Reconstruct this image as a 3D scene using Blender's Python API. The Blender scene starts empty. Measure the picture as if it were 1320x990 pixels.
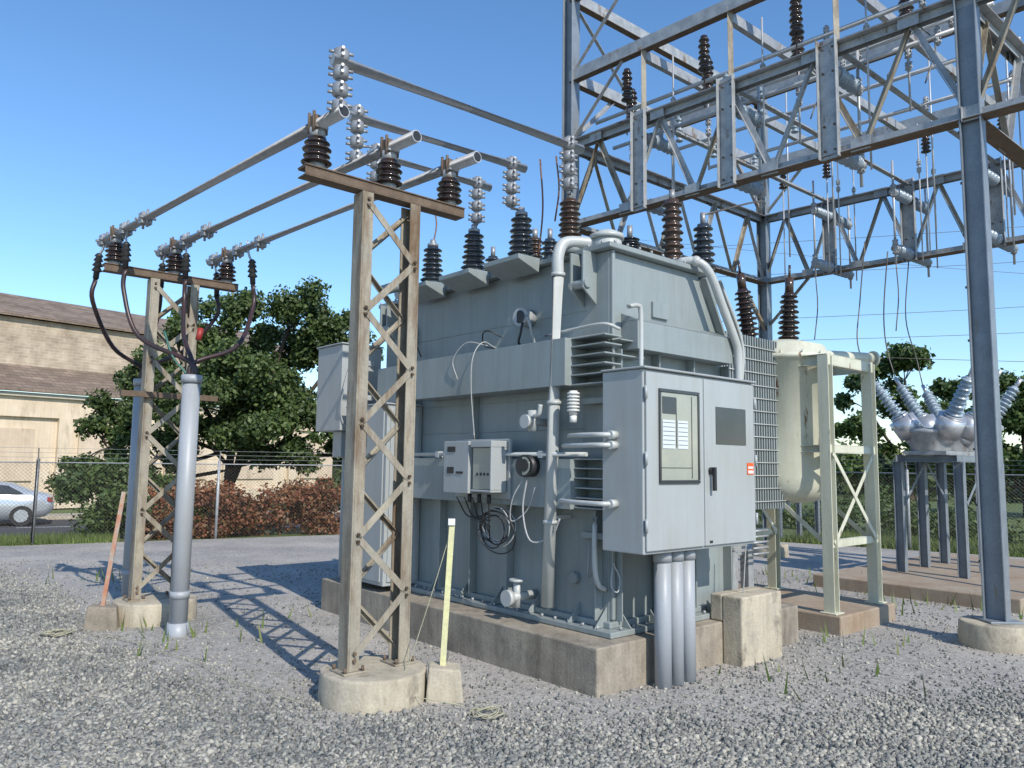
import bpy, math, random
import numpy as np
from mathutils import Vector, Matrix
random.seed(7); RNG=np.random.default_rng(7)
sc=bpy.context.scene
# ------------------------------------------------------------------ materials
def newmat(name):
    m=bpy.data.materials.new(name); m.use_nodes=True
    nt=m.node_tree; bs=nt.nodes['Principled BSDF']; return m,nt,bs
def ramp(nt,src,a,b,c0=(0,0,0,1),c1=(1,1,1,1)):
    r=nt.nodes.new('ShaderNodeValToRGB'); r.color_ramp.elements[0].position=a; r.color_ramp.elements[1].position=b
    r.color_ramp.elements[0].color=c0; r.color_ramp.elements[1].color=c1
    nt.links.new(src,r.inputs[0]); return r.outputs[0]
def noise(nt,vec,scale,detail=6,rough=.6):
    n=nt.nodes.new('ShaderNodeTexNoise'); n.inputs['Scale'].default_value=scale; n.inputs['Detail'].default_value=detail
    n.inputs['Roughness'].default_value=rough; nt.links.new(vec,n.inputs['Vector']); return n.outputs['Fac']
def mixc(nt,f,a,b,mode='MIX'):
    m=nt.nodes.new('ShaderNodeMix'); m.data_type='RGBA'; m.blend_type=mode
    if isinstance(f,float): m.inputs[0].default_value=f
    else: nt.links.new(f,m.inputs[0])
    for i,x in ((6,a),(7,b)):
        if isinstance(x,tuple): m.inputs[i].default_value=(x+(1,))[:4]
        else: nt.links.new(x,m.inputs[i])
    return m.outputs[2]
def pos(nt,scale=(1,1,1),rot=0.0):
    g=nt.nodes.new('ShaderNodeNewGeometry'); mp=nt.nodes.new('ShaderNodeMapping')
    mp.inputs['Scale'].default_value=scale; mp.inputs['Rotation'].default_value=(0,0,rot)
    nt.links.new(g.outputs['Position'],mp.inputs[0]); return mp.outputs[0]
def bump(nt,bs,src,strength,dist=.01):
    b=nt.nodes.new('ShaderNodeBump'); b.inputs['Strength'].default_value=strength; b.inputs['Distance'].default_value=dist
    nt.links.new(src,b.inputs['Height']); nt.links.new(b.outputs[0],bs.inputs['Normal'])
def mk(name,c1,c2=None,scale=2.5,rough=.5,metal=0.,bmp=0.,bscale=40,rust=None,rlo=.55,rhi=.62,rscale=6,streak=.35,spec=.5,dirt=0.,fine=1.):
    m,nt,bs=newmat(name)
    bs.inputs['Roughness'].default_value=rough; bs.inputs['Metallic'].default_value=metal
    bs.inputs['Specular IOR Level'].default_value=spec
    p=pos(nt)
    c2=c2 or tuple(x*.8 for x in c1)
    col=mixc(nt,ramp(nt,noise(nt,p,scale),.35,.68),c1,c2)
    lo=1-.14*fine; hi=1+.08*fine
    fn_=ramp(nt,noise(nt,p,45,3),.3,.75,(lo,lo,lo,1),(hi,hi,hi,1))
    col=mixc(nt,1.0,col,fn_,'MULTIPLY')
    if dirt:
        d=1-dirt
        ds=ramp(nt,noise(nt,pos(nt,(1,1,.07)),11,5,.7),.42,.75,(1.03,1.03,1.03,1),(d,d*.98,d*.94,1))
        col=mixc(nt,1.0,col,ds,'MULTIPLY')
        sp=ramp(nt,noise(nt,p,1.3,5,.6),.45,.75,(1,1,1,1),(d,d*.98,d*.93,1)); col=mixc(nt,1.0,col,sp,'MULTIPLY')
    if rust:
        ps=pos(nt,(1,1,streak))
        rf=ramp(nt,noise(nt,ps,rscale,8,.7),rlo,rhi)
        rc=mixc(nt,noise(nt,p,25),rust,tuple(x*.45 for x in rust))
        col=mixc(nt,rf,col,rc)
        rr=nt.nodes.new('ShaderNodeMapRange'); rr.inputs[3].default_value=rough; rr.inputs[4].default_value=.85
        nt.links.new(rf,rr.inputs[0]); nt.links.new(rr.outputs[0],bs.inputs['Roughness'])
        if metal>0:
            mr=nt.nodes.new('ShaderNodeMapRange'); mr.inputs[3].default_value=metal; mr.inputs[4].default_value=0
            nt.links.new(rf,mr.inputs[0]); nt.links.new(mr.outputs[0],bs.inputs['Metallic'])
    nt.links.new(col,bs.inputs['Base Color'])
    if bmp: bump(nt,bs,noise(nt,p,bscale,5),bmp,.01)
    return m
M={}
M['tank']=mk('tank_gray_paint',(.27,.305,.305),(.245,.278,.28),1.1,.36,bmp=.03,bscale=9,rust=(.19,.17,.13),rlo=.70,rhi=.86,rscale=5,streak=.12,dirt=.13,fine=.25)
M['cab']=mk('cabinet_paint',(.36,.385,.39),(.345,.368,.372),1.0,.33,bmp=.015,bscale=6,dirt=.06,fine=.15)
M['pipe']=mk('pipe_paint',(.47,.49,.48),(.42,.44,.435),3,.40,rust=(.2,.16,.11),rlo=.72,rhi=.82,rscale=9,streak=.3,dirt=.1,fine=.4)
M['pvc']=mk('pvc_gray',(.34,.36,.385),(.31,.33,.355),2,.45,dirt=.08,fine=.3)
M['galv']=mk('galvanised_steel',(.42,.43,.43),(.28,.29,.30),7,.5,.25,bmp=.05,rust=(.19,.125,.08),rlo=.57,rhi=.67,rscale=5,streak=.4)
M['galvblue']=mk('column_steel',(.26,.29,.32),(.20,.225,.25),5,.45,.25,bmp=.05,rust=(.33,.29,.2),rlo=.62,rhi=.70,rscale=9,streak=.15)
M['rustst']=mk('weathered_steel',(.37,.33,.25),(.27,.245,.20),5,.65,.05,bmp=.2,bscale=60,rust=(.19,.12,.065),rlo=.46,rhi=.66,rscale=5,streak=.2)
M['rust']=mk('rusty_steel',(.16,.115,.08),(.11,.075,.05),9,.85,0,bmp=.3,bscale=60)
M['alu']=mk('aluminium_tube',(.50,.51,.52),(.42,.43,.44),9,.42,.2,rust=(.27,.25,.23),rlo=.6,rhi=.75,rscale=12,streak=1)
M['clamp']=mk('weathered_clamp',(.36,.37,.38),(.26,.26,.265),14,.45,.4,rust=(.17,.13,.10),rlo=.58,rhi=.66,rscale=14,streak=1)
M['silver']=mk('bright_aluminium',(.60,.61,.63),(.48,.49,.51),12,.33,.6)
M['brown']=mk('brown_porcelain',(.028,.018,.015),(.04,.024,.018),8,.13,spec=.7,fine=.3)
M['rbrown']=mk('red_porcelain',(.075,.045,.03),(.05,.032,.024),14,.18,spec=.6,fine=.5)
M['dark']=mk('dark_porcelain',(.028,.036,.048),(.042,.048,.058),8,.14,spec=.7,fine=.3)
M['grayp']=mk('gray_porcelain',(.33,.40,.46),(.27,.34,.40),8,.22,spec=.6,fine=.4)
M['cream']=mk('cream_paint',(.62,.62,.50),(.55,.55,.44),3,.45,rust=(.24,.13,.06),rlo=.61,rhi=.67,rscale=7,streak=.25,dirt=.12,fine=.4)
M['conc']=mk('concrete',(.38,.33,.26),(.27,.235,.19),3.5,.92,bmp=.5,bscale=50,rust=(.17,.145,.115),rlo=.50,rhi=.72,rscale=4,streak=.5,dirt=.25)
M['concl']=mk('light_concrete',(.52,.46,.35),(.40,.355,.28),4,.92,bmp=.5,bscale=50,rust=(.2,.175,.14),rlo=.54,rhi=.70,rscale=5,streak=.6,dirt=.2)
M['slab']=mk('stained_slab',(.36,.30,.23),(.31,.22,.15),2,.92,bmp=.4,bscale=50,dirt=.15)
M['black']=mk('black_rubber',(.02,.02,.022),(.03,.03,.03),8,.45)
M['cabl']=mk('cable_sheath',(.03,.022,.024),(.05,.02,.018),5,.4)
M['red']=mk('red_tape',(.35,.03,.025),(.3,.03,.02),5,.5)
M['green']=mk('green_wire',(.05,.16,.12),(.04,.12,.09),5,.5)
M['wire']=mk('bare_wire',(.16,.15,.14),(.12,.10,.08),8,.5,.4)
M['lwire']=mk('light_wire',(.40,.41,.41),(.35,.36,.36),8,.5)
M['cwire']=mk('copper_wire',(.23,.11,.06),(.15,.08,.05),8,.5,.3)
M['white']=mk('white_plastic',(.75,.75,.72),(.66,.66,.62),8,.4)
M['ropec']=mk('dry_rope',(.42,.40,.27),(.33,.31,.22),8,.8)
M['glassd']=mk('dark_window',(.05,.055,.06),(.04,.045,.05),3,.08,fine=.2)
M['panel']=mk('panel_inside',(.36,.37,.31),(.29,.31,.27),3,.12,fine=.3)
M['paper']=mk('paper_sheet',(.62,.66,.68),(.55,.6,.63),3,.3,fine=.2)
M['orange']=mk('orange_label',(.75,.12,.02),(.7,.11,.02),3,.5)
M['stakey']=mk('faded_yellow',(.64,.62,.32),(.58,.55,.34),6,.6,rust=(.4,.36,.25),rlo=.6,rhi=.7,rscale=9)
M['stakeo']=mk('rusty_orange_stake',(.42,.14,.07),(.42,.3,.22),6,.7,rust=(.5,.45,.38),rlo=.50,rhi=.56,rscale=9)
M['bark']=mk('bark',(.09,.065,.045),(.06,.045,.03),9,.9,bmp=.6,bscale=25)
M['carp']=mk('car_paint',(.55,.58,.60),(.53,.56,.58),1,.2,.4,fine=.1)
M['tyre']=mk('tyre',(.02,.02,.02),(.03,.03,.03),8,.8)
M['asph']=mk('asphalt',(.07,.07,.072),(.05,.05,.053),2,.9,bmp=.3,bscale=80)
M['paintl']=mk('road_paint',(.7,.7,.66),(.5,.5,.48),3,.7)
M['wallc']=mk('cream_wall',(.72,.60,.45),(.64,.52,.38),.6,.9,bmp=.2,bscale=10,rust=(.5,.38,.25),rlo=.56,rhi=.72,rscale=1.2,streak=.3,dirt=.12)
M['wallin']=mk('infill_wall',(.66,.53,.40),(.58,.46,.34),.8,.9,rust=(.42,.32,.22),rlo=.55,rhi=.7,rscale=1.2,dirt=.15)
M['trim']=mk('building_trim',(.55,.5,.4),(.45,.4,.32),2,.8)
def brickmat(name,c1,c2,mortar,sc_,w,h,bp=.3,ms=.012):
    m,nt,bs=newmat(name); bs.inputs['Roughness'].default_value=.9
    tc=nt.nodes.new('ShaderNodeTexCoord'); mp=nt.nodes.new('ShaderNodeMapping')
    mp.inputs['Rotation'].default_value=(math.radians(90),0,0)
    nt.links.new(tc.outputs['Object'],mp.inputs[0])
    b=nt.nodes.new('ShaderNodeTexBrick'); b.inputs['Scale'].default_value=sc_
    b.inputs['Color1'].default_value=c1+(1,); b.inputs['Color2'].default_value=c2+(1,); b.inputs['Mortar'].default_value=mortar+(1,)
    b.inputs['Brick Width'].default_value=w; b.inputs['Row Height'].default_value=h; b.inputs['Mortar Size'].default_value=ms
    nt.links.new(mp.outputs[0],b.inputs[0])
    f=ramp(nt,noise(nt,pos(nt),1.3,6,.65),.3,.7,(.66,.62,.56,1),(1.15,1.12,1.08,1))
    c=mixc(nt,1.0,b.outputs['Color'],f,'MULTIPLY'); nt.links.new(c,bs.inputs['Base Color'])
    bump(nt,bs,b.outputs['Fac'],-bp,.01); return m
M['brick']=brickmat('faded_brick',(.48,.40,.31),(.37,.31,.24),(.50,.44,.35),1,.42,.14)
M['shing']=brickmat('roof_shingles',(.27,.205,.16),(.19,.145,.115),(.10,.08,.06),1,.5,.16)
def leafmat(name,cols,rough=.55,trans=.25):
    m,nt,bs=newmat(name); bs.inputs['Roughness'].default_value=rough
    g=nt.nodes.new('ShaderNodeNewGeometry')
    r=nt.nodes.new('ShaderNodeValToRGB'); els=r.color_ramp.elements
    while len(els)<len(cols): els.new(.5)
    for i,c in enumerate(cols): els[i].position=i/(len(cols)-1); els[i].color=c+(1,)
    nt.links.new(g.outputs['Random Per Island'],r.inputs[0])
    f=ramp(nt,noise(nt,pos(nt),.9,3),.3,.7,(.65,.68,.65,1),(1.25,1.2,1.05,1))
    c=mixc(nt,1.0,r.outputs[0],f,'MULTIPLY'); nt.links.new(c,bs.inputs['Base Color'])
    if trans>0:
        tr=nt.nodes.new('ShaderNodeBsdfTranslucent'); nt.links.new(c,tr.inputs[0])
        ms=nt.nodes.new('ShaderNodeMixShader'); ms.inputs[0].default_value=trans
        out=nt.nodes['Material Output']
        nt.links.new(bs.outputs[0],ms.inputs[1]); nt.links.new(tr.outputs[0],ms.inputs[2]); nt.links.new(ms.outputs[0],out.inputs[0])
    return m
M['leaf']=leafmat('tree_leaves',[(.04,.07,.022),(.075,.12,.033),(.12,.165,.05)])
M['leaf2']=leafmat('light_leaves',[(.045,.085,.02),(.08,.135,.035),(.12,.17,.05)])
M['leafd']=leafmat('distant_leaves',[(.04,.065,.025),(.07,.105,.035),(.10,.14,.05)],.7,0)
M['hedge']=leafmat('red_brown_leaves',[(.11,.04,.022),(.23,.075,.035),(.27,.12,.055),(.10,.08,.03)],.6,0)
M['grassb']=leafmat('grass_blades',[(.06,.11,.02),(.12,.18,.04),(.17,.19,.07)],.6,0)
M['stone']=leafmat('crushed_stone',[(.10,.105,.105),(.22,.22,.22),(.33,.325,.31),(.17,.17,.175),(.46,.44,.41),(.26,.255,.24)],.85,0)
def gravelmat():
    m,nt,bs=newmat('gravel'); bs.inputs['Roughness'].default_value=.92; bs.inputs['Specular IOR Level'].default_value=.2
    p=pos(nt)
    v=nt.nodes.new('ShaderNodeTexVoronoi'); v.inputs['Scale'].default_value=34; nt.links.new(p,v.inputs['Vector'])
    sep=nt.nodes.new('ShaderNodeSeparateColor'); nt.links.new(v.outputs['Color'],sep.inputs[0])
    v2=nt.nodes.new('ShaderNodeTexVoronoi'); v2.inputs['Scale'].default_value=85; nt.links.new(p,v2.inputs['Vector'])
    sep2=nt.nodes.new('ShaderNodeSeparateColor'); nt.links.new(v2.outputs['Color'],sep2.inputs[0])
    coarse=ramp(nt,sep.outputs[0],0,1,(.13,.13,.13,1),(.46,.445,.415,1))
    finec=ramp(nt,sep2.outputs[0],0,1,(.33,.31,.28,1),(.58,.545,.50,1))
    zone=ramp(nt,noise(nt,pos(nt,(1,1,1)),.45,6,.65),.40,.60)
    col=mixc(nt,zone,finec,mixc(nt,.6,finec,coarse))
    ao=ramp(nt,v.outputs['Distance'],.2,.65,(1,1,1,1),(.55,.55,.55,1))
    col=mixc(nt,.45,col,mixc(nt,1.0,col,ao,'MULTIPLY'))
    patch=ramp(nt,noise(nt,p,1.1,6),.3,.7,(.82,.82,.83,1),(1.08,1.06,1.03,1))
    col=mixc(nt,1.0,col,patch,'MULTIPLY')
    nt.links.new(col,bs.inputs['Base Color'])
    bump(nt,bs,v.outputs['Distance'],-.9,.03); return m
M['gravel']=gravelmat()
def terrmat():
    m,nt,bs=newmat('grass_ground'); bs.inputs['Roughness'].default_value=.95; p=pos(nt)
    c=mixc(nt,ramp(nt,noise(nt,p,.5,6),.35,.65),(.095,.15,.04),(.14,.17,.06))
    c=mixc(nt,1.0,c,ramp(nt,noise(nt,p,9,5),.3,.7,(.6,.6,.6,1),(1.2,1.2,1.2,1)),'MULTIPLY')
    nt.links.new(c,bs.inputs['Base Color']); bump(nt,bs,noise(nt,p,14,5),.8,.06); return m
M['terr']=terrmat()
# ------------------------------------------------------------------ geometry helpers
def V(*a): return Vector(a)
def basis(d,up=None):
    d=d.normalized()
    up=Vector(up) if up is not None else V(0,0,1)
    if abs(d.dot(up.normalized()))>.98: up=V(0,1,0) if abs(d.y)<.9 else V(1,0,0)
    x=d.cross(up).normalized(); y=x.cross(d).normalized(); return x,y
class Bd:
    def __init__(s): s.v=[];s.f=[];s.s=[]
    def add(s,vs,fs,sm=False):
        o=len(s.v); s.v+= [tuple(v) for v in vs]; s.f+=[tuple(i+o for i in f) for f in fs]
        if isinstance(sm,bool): sm=[sm]*len(fs)
        s.s+=sm; return s
    def box(s,x0,x1,y0,y1,z0,z1):
        if x0>x1: x0,x1=x1,x0
        if y0>y1: y0,y1=y1,y0
        return s.add([(x0,y0,z0),(x1,y0,z0),(x1,y1,z0),(x0,y1,z0),(x0,y0,z1),(x1,y0,z1),(x1,y1,z1),(x0,y1,z1)],
          [(0,3,2,1),(4,5,6,7),(0,1,5,4),(1,2,6,5),(2,3,7,6),(3,0,4,7)])
    def beam(s,a,b,w,h,up=None,ox=0,oy=0):
        a=Vector(a);b=Vector(b);x,y=basis(b-a,up)
        a=a+x*ox+y*oy; b=b+x*ox+y*oy
        c=[(-w/2,-h/2),(w/2,-h/2),(w/2,h/2),(-w/2,h/2)]
        vs=[a+x*i+y*j for i,j in c]+[b+x*i+y*j for i,j in c]
        return s.add(vs,[(3,2,1,0),(4,5,6,7),(0,1,5,4),(1,2,6,5),(2,3,7,6),(3,0,4,7)])
    def angle(s,a,b,sz,t=.008,up=None,fl=1):
        s.beam(a,b,sz,t,up,0,-sz/2*fl); return s.beam(a,b,t,sz-t,up,-sz/2+t/2,t/2*fl)
    def ibeam(s,a,b,w,h,t=.012,up=None):
        s.beam(a,b,w,t,up,0,h/2-t/2); s.beam(a,b,w,t,up,0,-h/2+t/2); return s.beam(a,b,t,h-2*t,up)
    def chan(s,a,b,w,h,t=.01,up=None,side=1):
        s.beam(a,b,w,t,up,0,h/2-t/2); s.beam(a,b,w,t,up,0,-h/2+t/2); return s.beam(a,b,t,h-2*t,up,side*(w/2-t/2),0)
    def cyl(s,a,b,r0,r1=None,n=16,cap=True):
        a=Vector(a);b=Vector(b);r1=r0 if r1 is None else r1
        x,y=basis(b-a)
        vs=[]
        for c,r in ((a,r0),(b,r1)):
            for i in range(n):
                t=2*math.pi*i/n; vs.append(c+x*(r*math.cos(t))+y*(r*math.sin(t)))
        fs=[(i,(i+1)%n,n+(i+1)%n,n+i) for i in range(n)]; sm=[True]*n
        if cap: fs+=[tuple(range(n-1,-1,-1)),tuple(range(n,2*n))]; sm+=[False,False]
        return s.add(vs,fs,sm)
    def lathe(s,a,b,prof,n=20,sm=True):
        a=Vector(a);b=Vector(b);d=b-a;x,y=basis(d);vs=[];fs=[]
        for r,t in prof:
            for i in range(n):
                q=2*math.pi*i/n; vs.append(a+d*t+x*(r*math.cos(q))+y*(r*math.sin(q)))
        for k in range(len(prof)-1):
            for i in range(n): fs.append((k*n+i,k*n+(i+1)%n,(k+1)*n+(i+1)%n,(k+1)*n+i))
        fl=[sm]*len(fs)
        fs+=[tuple(range(n-1,-1,-1)),tuple(range((len(prof)-1)*n,len(prof)*n))]; fl+=[False,False]
        return s.add(vs,fs,fl)
    def insul(s,a,b,r,k=7,rc=.55,taper=1.0,n=18):
        pr=[]
        for i in range(k):
            t0=i/k; q=1-(1-taper)*t0; R=r*q*(1 if i%2==0 else .9)
            pr+= [(r*rc*q,t0),(R*.93,t0+.10/k),(R,t0+.22/k),(R*.9,t0+.42/k),(r*rc*q,t0+.62/k)]
        pr.append((r*rc*taper,1)); return s.lathe(a,b,pr,n)
    def ball(s,c,r,sz=1,n=14,m=8):
        pr=[(max(r*math.sin(math.pi*i/m),.0005),.5-.5*math.cos(math.pi*i/m)) for i in range(m+1)]
        c=Vector(c); return s.lathe(c-V(0,0,r*sz),c+V(0,0,r*sz),pr,n)
    def tube(s,pts,r,n=8,smooth=True,sub=6):
        P=[Vector(p) for p in pts]
        if smooth and len(P)>2:
            Q=[P[0]*2-P[1]]+P+[P[-1]*2-P[-2]];out=[]
            for i in range(1,len(Q)-2):
                for j in range(sub):
                    t=j/sub;a,b,c,d=Q[i-1],Q[i],Q[i+1],Q[i+2]
                    out.append(.5*((2*b)+(c-a)*t+(2*a-5*b+4*c-d)*t*t+(3*b-a-3*c+d)*t**3))
            out.append(P[-1]);P=out
        vs=[];x=None
        for i,p in enumerate(P):
            d=(P[min(i+1,len(P)-1)]-P[max(i-1,0)]).normalized()
            if x is None: x,y=basis(d)
            else:
                x=(x-d*x.dot(d)).normalized(); y=d.cross(x)
            for k in range(n):
                t=2*math.pi*k/n; vs.append(p+x*(r*math.cos(t))+y*(r*math.sin(t)))
        fs=[]
        for i in range(len(P)-1):
            for k in range(n): fs.append((i*n+k,i*n+(k+1)%n,(i+1)*n+(k+1)%n,(i+1)*n+k))
        sm=[True]*len(fs); fs+=[tuple(range(n-1,-1,-1)),tuple(range((len(P)-1)*n,len(P)*n))]; sm+=[False]*2
        return s.add(vs,fs,sm)
    def prism(s,poly,ext):
        n=len(poly);e=Vector(ext);P=[Vector(p) for p in poly]
        return s.add(P+[p+e for p in P],[tuple(range(n-1,-1,-1)),tuple(range(n,2*n))]+[(i,(i+1)%n,n+(i+1)%n,n+i) for i in range(n)])
    def clamps(s,p,z0,z1,k=4,w=.05):
        x,y=p
        s.cyl((x,y,z0),(x,y,z1),.02,n=8)
        for i in range(k):
            z=z0+(z1-z0)*(i+.5)/k; h=(z1-z0)/k*.40
            s.lathe((x,y,z-h),(x,y,z+h),[(w*.5,0),(w*.9,.12),(w*.95,.5),(w*.9,.88),(w*.5,1)],10)
            for sx,sy in ((1,.4),(-1,-.4),(.4,-1),(-.4,1)):
                for dz in (-.45,.45):
                    s.cyl((x+sx*w*.5,y+sy*w*.5,z+h*dz),(x+sx*w*1.3,y+sy*w*1.3,z+h*dz),.012,n=6)
    def build(s,name,mat,parent=None,bevel=0):
        me=bpy.data.meshes.new(name); me.from_pydata(s.v,[],s.f); me.polygons.foreach_set('use_smooth',s.s)
        me.materials.append(M[mat]); me.update()
        ob=bpy.data.objects.new(name,me); sc.collection.objects.link(ob)
        if parent: ob.parent=parent
        if bevel:
            md=ob.modifiers.new('Bevel','BEVEL'); md.width=bevel; md.segments=2; md.limit_method='ANGLE'; md.angle_limit=math.radians(50)
        return ob
class Gp:
    def __init__(s,name,loc=(0,0,0),rz=0):
        s.e=bpy.data.objects.new(name,None); s.e.location=loc; s.e.rotation_euler=(0,0,rz); s.e.empty_display_size=.2
        sc.collection.objects.link(s.e); s.p=[]
    def part(s,name,mat,bevel=0):
        b=Bd(); s.p.append((b,name,mat,bevel)); return b
    def done(s):
        for b,n,m,bv in s.p:
            if b.v: b.build(n,m,s.e,bv)
A41=math.radians(41)
S=V(math.cos(A41),math.sin(A41),0); L=V(-math.sin(A41),math.cos(A41),0)
A0=V(.65,5.82,0)
def W(s,l,z): return A0+S*s+L*l+V(0,0,z)
# ------------------------------------------------------------------ camera
cam=bpy.data.cameras.new('camera'); co=bpy.data.objects.new('camera',cam); sc.collection.objects.link(co)
cam.sensor_width=36; cam.lens=27; cam.clip_end=3000
co.matrix_world=Matrix.Translation((0,0,1.7))@Matrix.Rotation(math.radians(95.9),4,'X')@Matrix.Rotation(.013,4,'Z')
sc.camera=co
# ------------------------------------------------------------------ light
EL=math.radians(39); AZ=math.radians(148)
tosun=V(math.sin(AZ)*math.cos(EL),math.cos(AZ)*math.cos(EL),math.sin(EL))
sl=bpy.data.lights.new('sun','SUN'); sl.energy=4.6; sl.angle=math.radians(.5); sl.color=(1,.94,.84)
so=bpy.data.objects.new('sun',sl); so.rotation_euler=(-tosun).to_track_quat('-Z','Y').to_euler(); so.location=(5,-5,12); sc.collection.objects.link(so)
w=bpy.data.worlds.new('World'); sc.world=w; w.use_nodes=True; nt=w.node_tree
sk=nt.nodes.new('ShaderNodeTexSky'); sk.sky_type='NISHITA'; sk.sun_disc=False; sk.sun_elevation=EL; sk.sun_rotation=AZ
sk.air_density=1.1; sk.dust_density=.25; sk.ozone_density=4.5
hs=nt.nodes.new('ShaderNodeHueSaturation'); hs.inputs['Saturation'].default_value=1.12; hs.inputs['Value'].default_value=1.38
nt.links.new(sk.outputs[0],hs.inputs['Color'])
nt.links.new(hs.outputs[0],nt.nodes['Background'].inputs[0]); nt.nodes['Background'].inputs[1].default_value=.15
sc.view_settings.view_transform='Standard'; sc.view_settings.look='None'; sc.view_settings.exposure=0
# ------------------------------------------------------------------ ground
FD=V(.876,.482,0); FN=V(-.482,.876,0); F0=V(-9.3,15.2,0)
def sst(a,b,x):
    t=min(max((x-a)/(b-a),0),1); return t*t*(3-2*t)
def th(x,y):
    d=(x-F0.x)*FN.x+(y-F0.y)*FN.y
    return -.06-.5*sst(1,6,d)*(1-sst(-2,8,x))
xs=sorted(set([round(v,2) for v in list(np.arange(-50,50,1.5))+[-1500,-700,-300,-150,-80,80,150,300,700,1500]]))
ys=sorted(set([round(v,2) for v in list(np.arange(-20,80,1.5))+[-600,-200,-60,110,180,350,800,1800]]))
g=Bd(); g.add([(x,y,th(x,y)) for y in ys for x in xs],[(j*len(xs)+i,j*len(xs)+i+1,(j+1)*len(xs)+i+1,(j+1)*len(xs)+i) for j in range(len(ys)-1) for i in range(len(xs)-1)],True)
g.build('grass_terrain','terr')
yard=[(-36,.5),(-9.3,15.2),(-.5,20.0),(2.3,20.6),(6.1,17.8),(20,8.9),(30,2),(30,-18),(-36,-18)]
g=Bd(); g.add([(x,y,0) for x,y in yard],[tuple(range(len(yard)-1,-1,-1))])
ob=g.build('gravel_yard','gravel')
zt=-.55
def FP(t,d,z): return F0+FD*t+FN*d+V(0,0,z)
g=Bd(); g.add([FP(-60,8.6,zt),FP(14,8.6,zt),FP(14,15,zt),FP(-60,15,zt)],[(0,1,2,3)]); g.build('street_road','asph')
g=Bd(); g.add([FP(-60,15.0,zt-.1),FP(14,15,zt-.1),FP(14,15,zt+.12),FP(-60,15,zt+.12),FP(-60,16.6,zt+.12),FP(14,16.6,zt+.12)],[(0,1,2,3),(3,2,5,4)]); g.build('pavement_kerb','concl')
g=Bd()
for t in range(-58,12,3): g.add([FP(t,11.5,zt+.004),FP(t+1.5,11.5,zt+.004),FP(t+1.5,11.62,zt+.004),FP(t,11.62,zt+.004)],[(0,1,2,3)])
g.build('road_marking','paintl')
def npmesh(name,verts,faces,mat,parent=None,smooth=False):
    nf=len(faces); k=faces.shape[1]
    me=bpy.data.meshes.new(name); me.vertices.add(len(verts)); me.vertices.foreach_set('co',verts.astype(np.float32).ravel())
    me.loops.add(nf*k); me.loops.foreach_set('vertex_index',faces.astype(np.int32).ravel())
    me.polygons.add(nf); me.polygons.foreach_set('loop_start',np.arange(0,nf*k,k,dtype=np.int32))
    me.update(calc_edges=True); me.validate(); me.materials.append(M[mat])
    ob=bpy.data.objects.new(name,me); sc.collection.objects.link(ob)
    if parent: ob.parent=parent
    return ob
def stones(name,cx,cy,size):
    n=len(cx)
    base=np.array([(-1,-1,-1),(1,-1,-1),(1,1,-1),(-1,1,-1),(-1,-1,1),(1,-1,1),(1,1,1),(-1,1,1)],float)*.5
    fc=np.array([(0,3,2,1),(4,5,6,7),(0,1,5,4),(1,2,6,5),(2,3,7,6),(3,0,4,7)])
    v=base[None]+RNG.uniform(-.24,.24,(n,8,3)); v*=(size[:,None,None]*RNG.uniform(.55,1.15,(n,1,3)))
    q=RNG.normal(size=(n,4)); q/=np.linalg.norm(q,axis=1,keepdims=True); a,b,c,d=q.T
    R=np.stack([1-2*(c*c+d*d),2*(b*c-a*d),2*(b*d+a*c),2*(b*c+a*d),1-2*(b*b+d*d),2*(c*d-a*b),2*(b*d-a*c),2*(c*d+a*b),1-2*(b*b+c*c)],1).reshape(n,3,3)
    v=np.einsum('nij,nkj->nki',R,v)
    v[:,:,0]+=cx[:,None]; v[:,:,1]+=cy[:,None]; v[:,:,2]+=(size*.2)[:,None]
    f=fc[None]+(np.arange(n)*8)[:,None,None]
    return npmesh(name,v.reshape(-1,3),f.reshape(-1,4),'stone')
N=300000
yy=4.0+9*RNG.random(N)**1.6; xx=RNG.uniform(-1,1,N)*(yy*.80+.3)
bx_=np.interp(xx,[-8,-5.5,-3.9,-2.4,-1.3,.6,1.6,2.6,4.0,6],[12,9.6,7.45,6.1,5.2,5.1,5.2,5.6,5.9,5.8])+.10*np.sin(xx*7)+.12*np.sin(xx*3.1+yy*2)
mott=.5+.5*np.sin(xx*1.9+1.3*np.sin(yy*1.3))*np.sin(yy*1.6+1.1*np.sin(xx*1.2))
front=1/(1+np.exp((yy-bx_)*5))
dn=(.07+.14*mott**2)+(.60+.3*mott)*front
k=RNG.random(N)<dn; xx=xx[k];yy=yy[k]; fr_=front[k]
stones('gravel_stones',xx,yy,(.009+.024*RNG.random(len(xx))**1.7)*(.7+.3*fr_))
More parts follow.
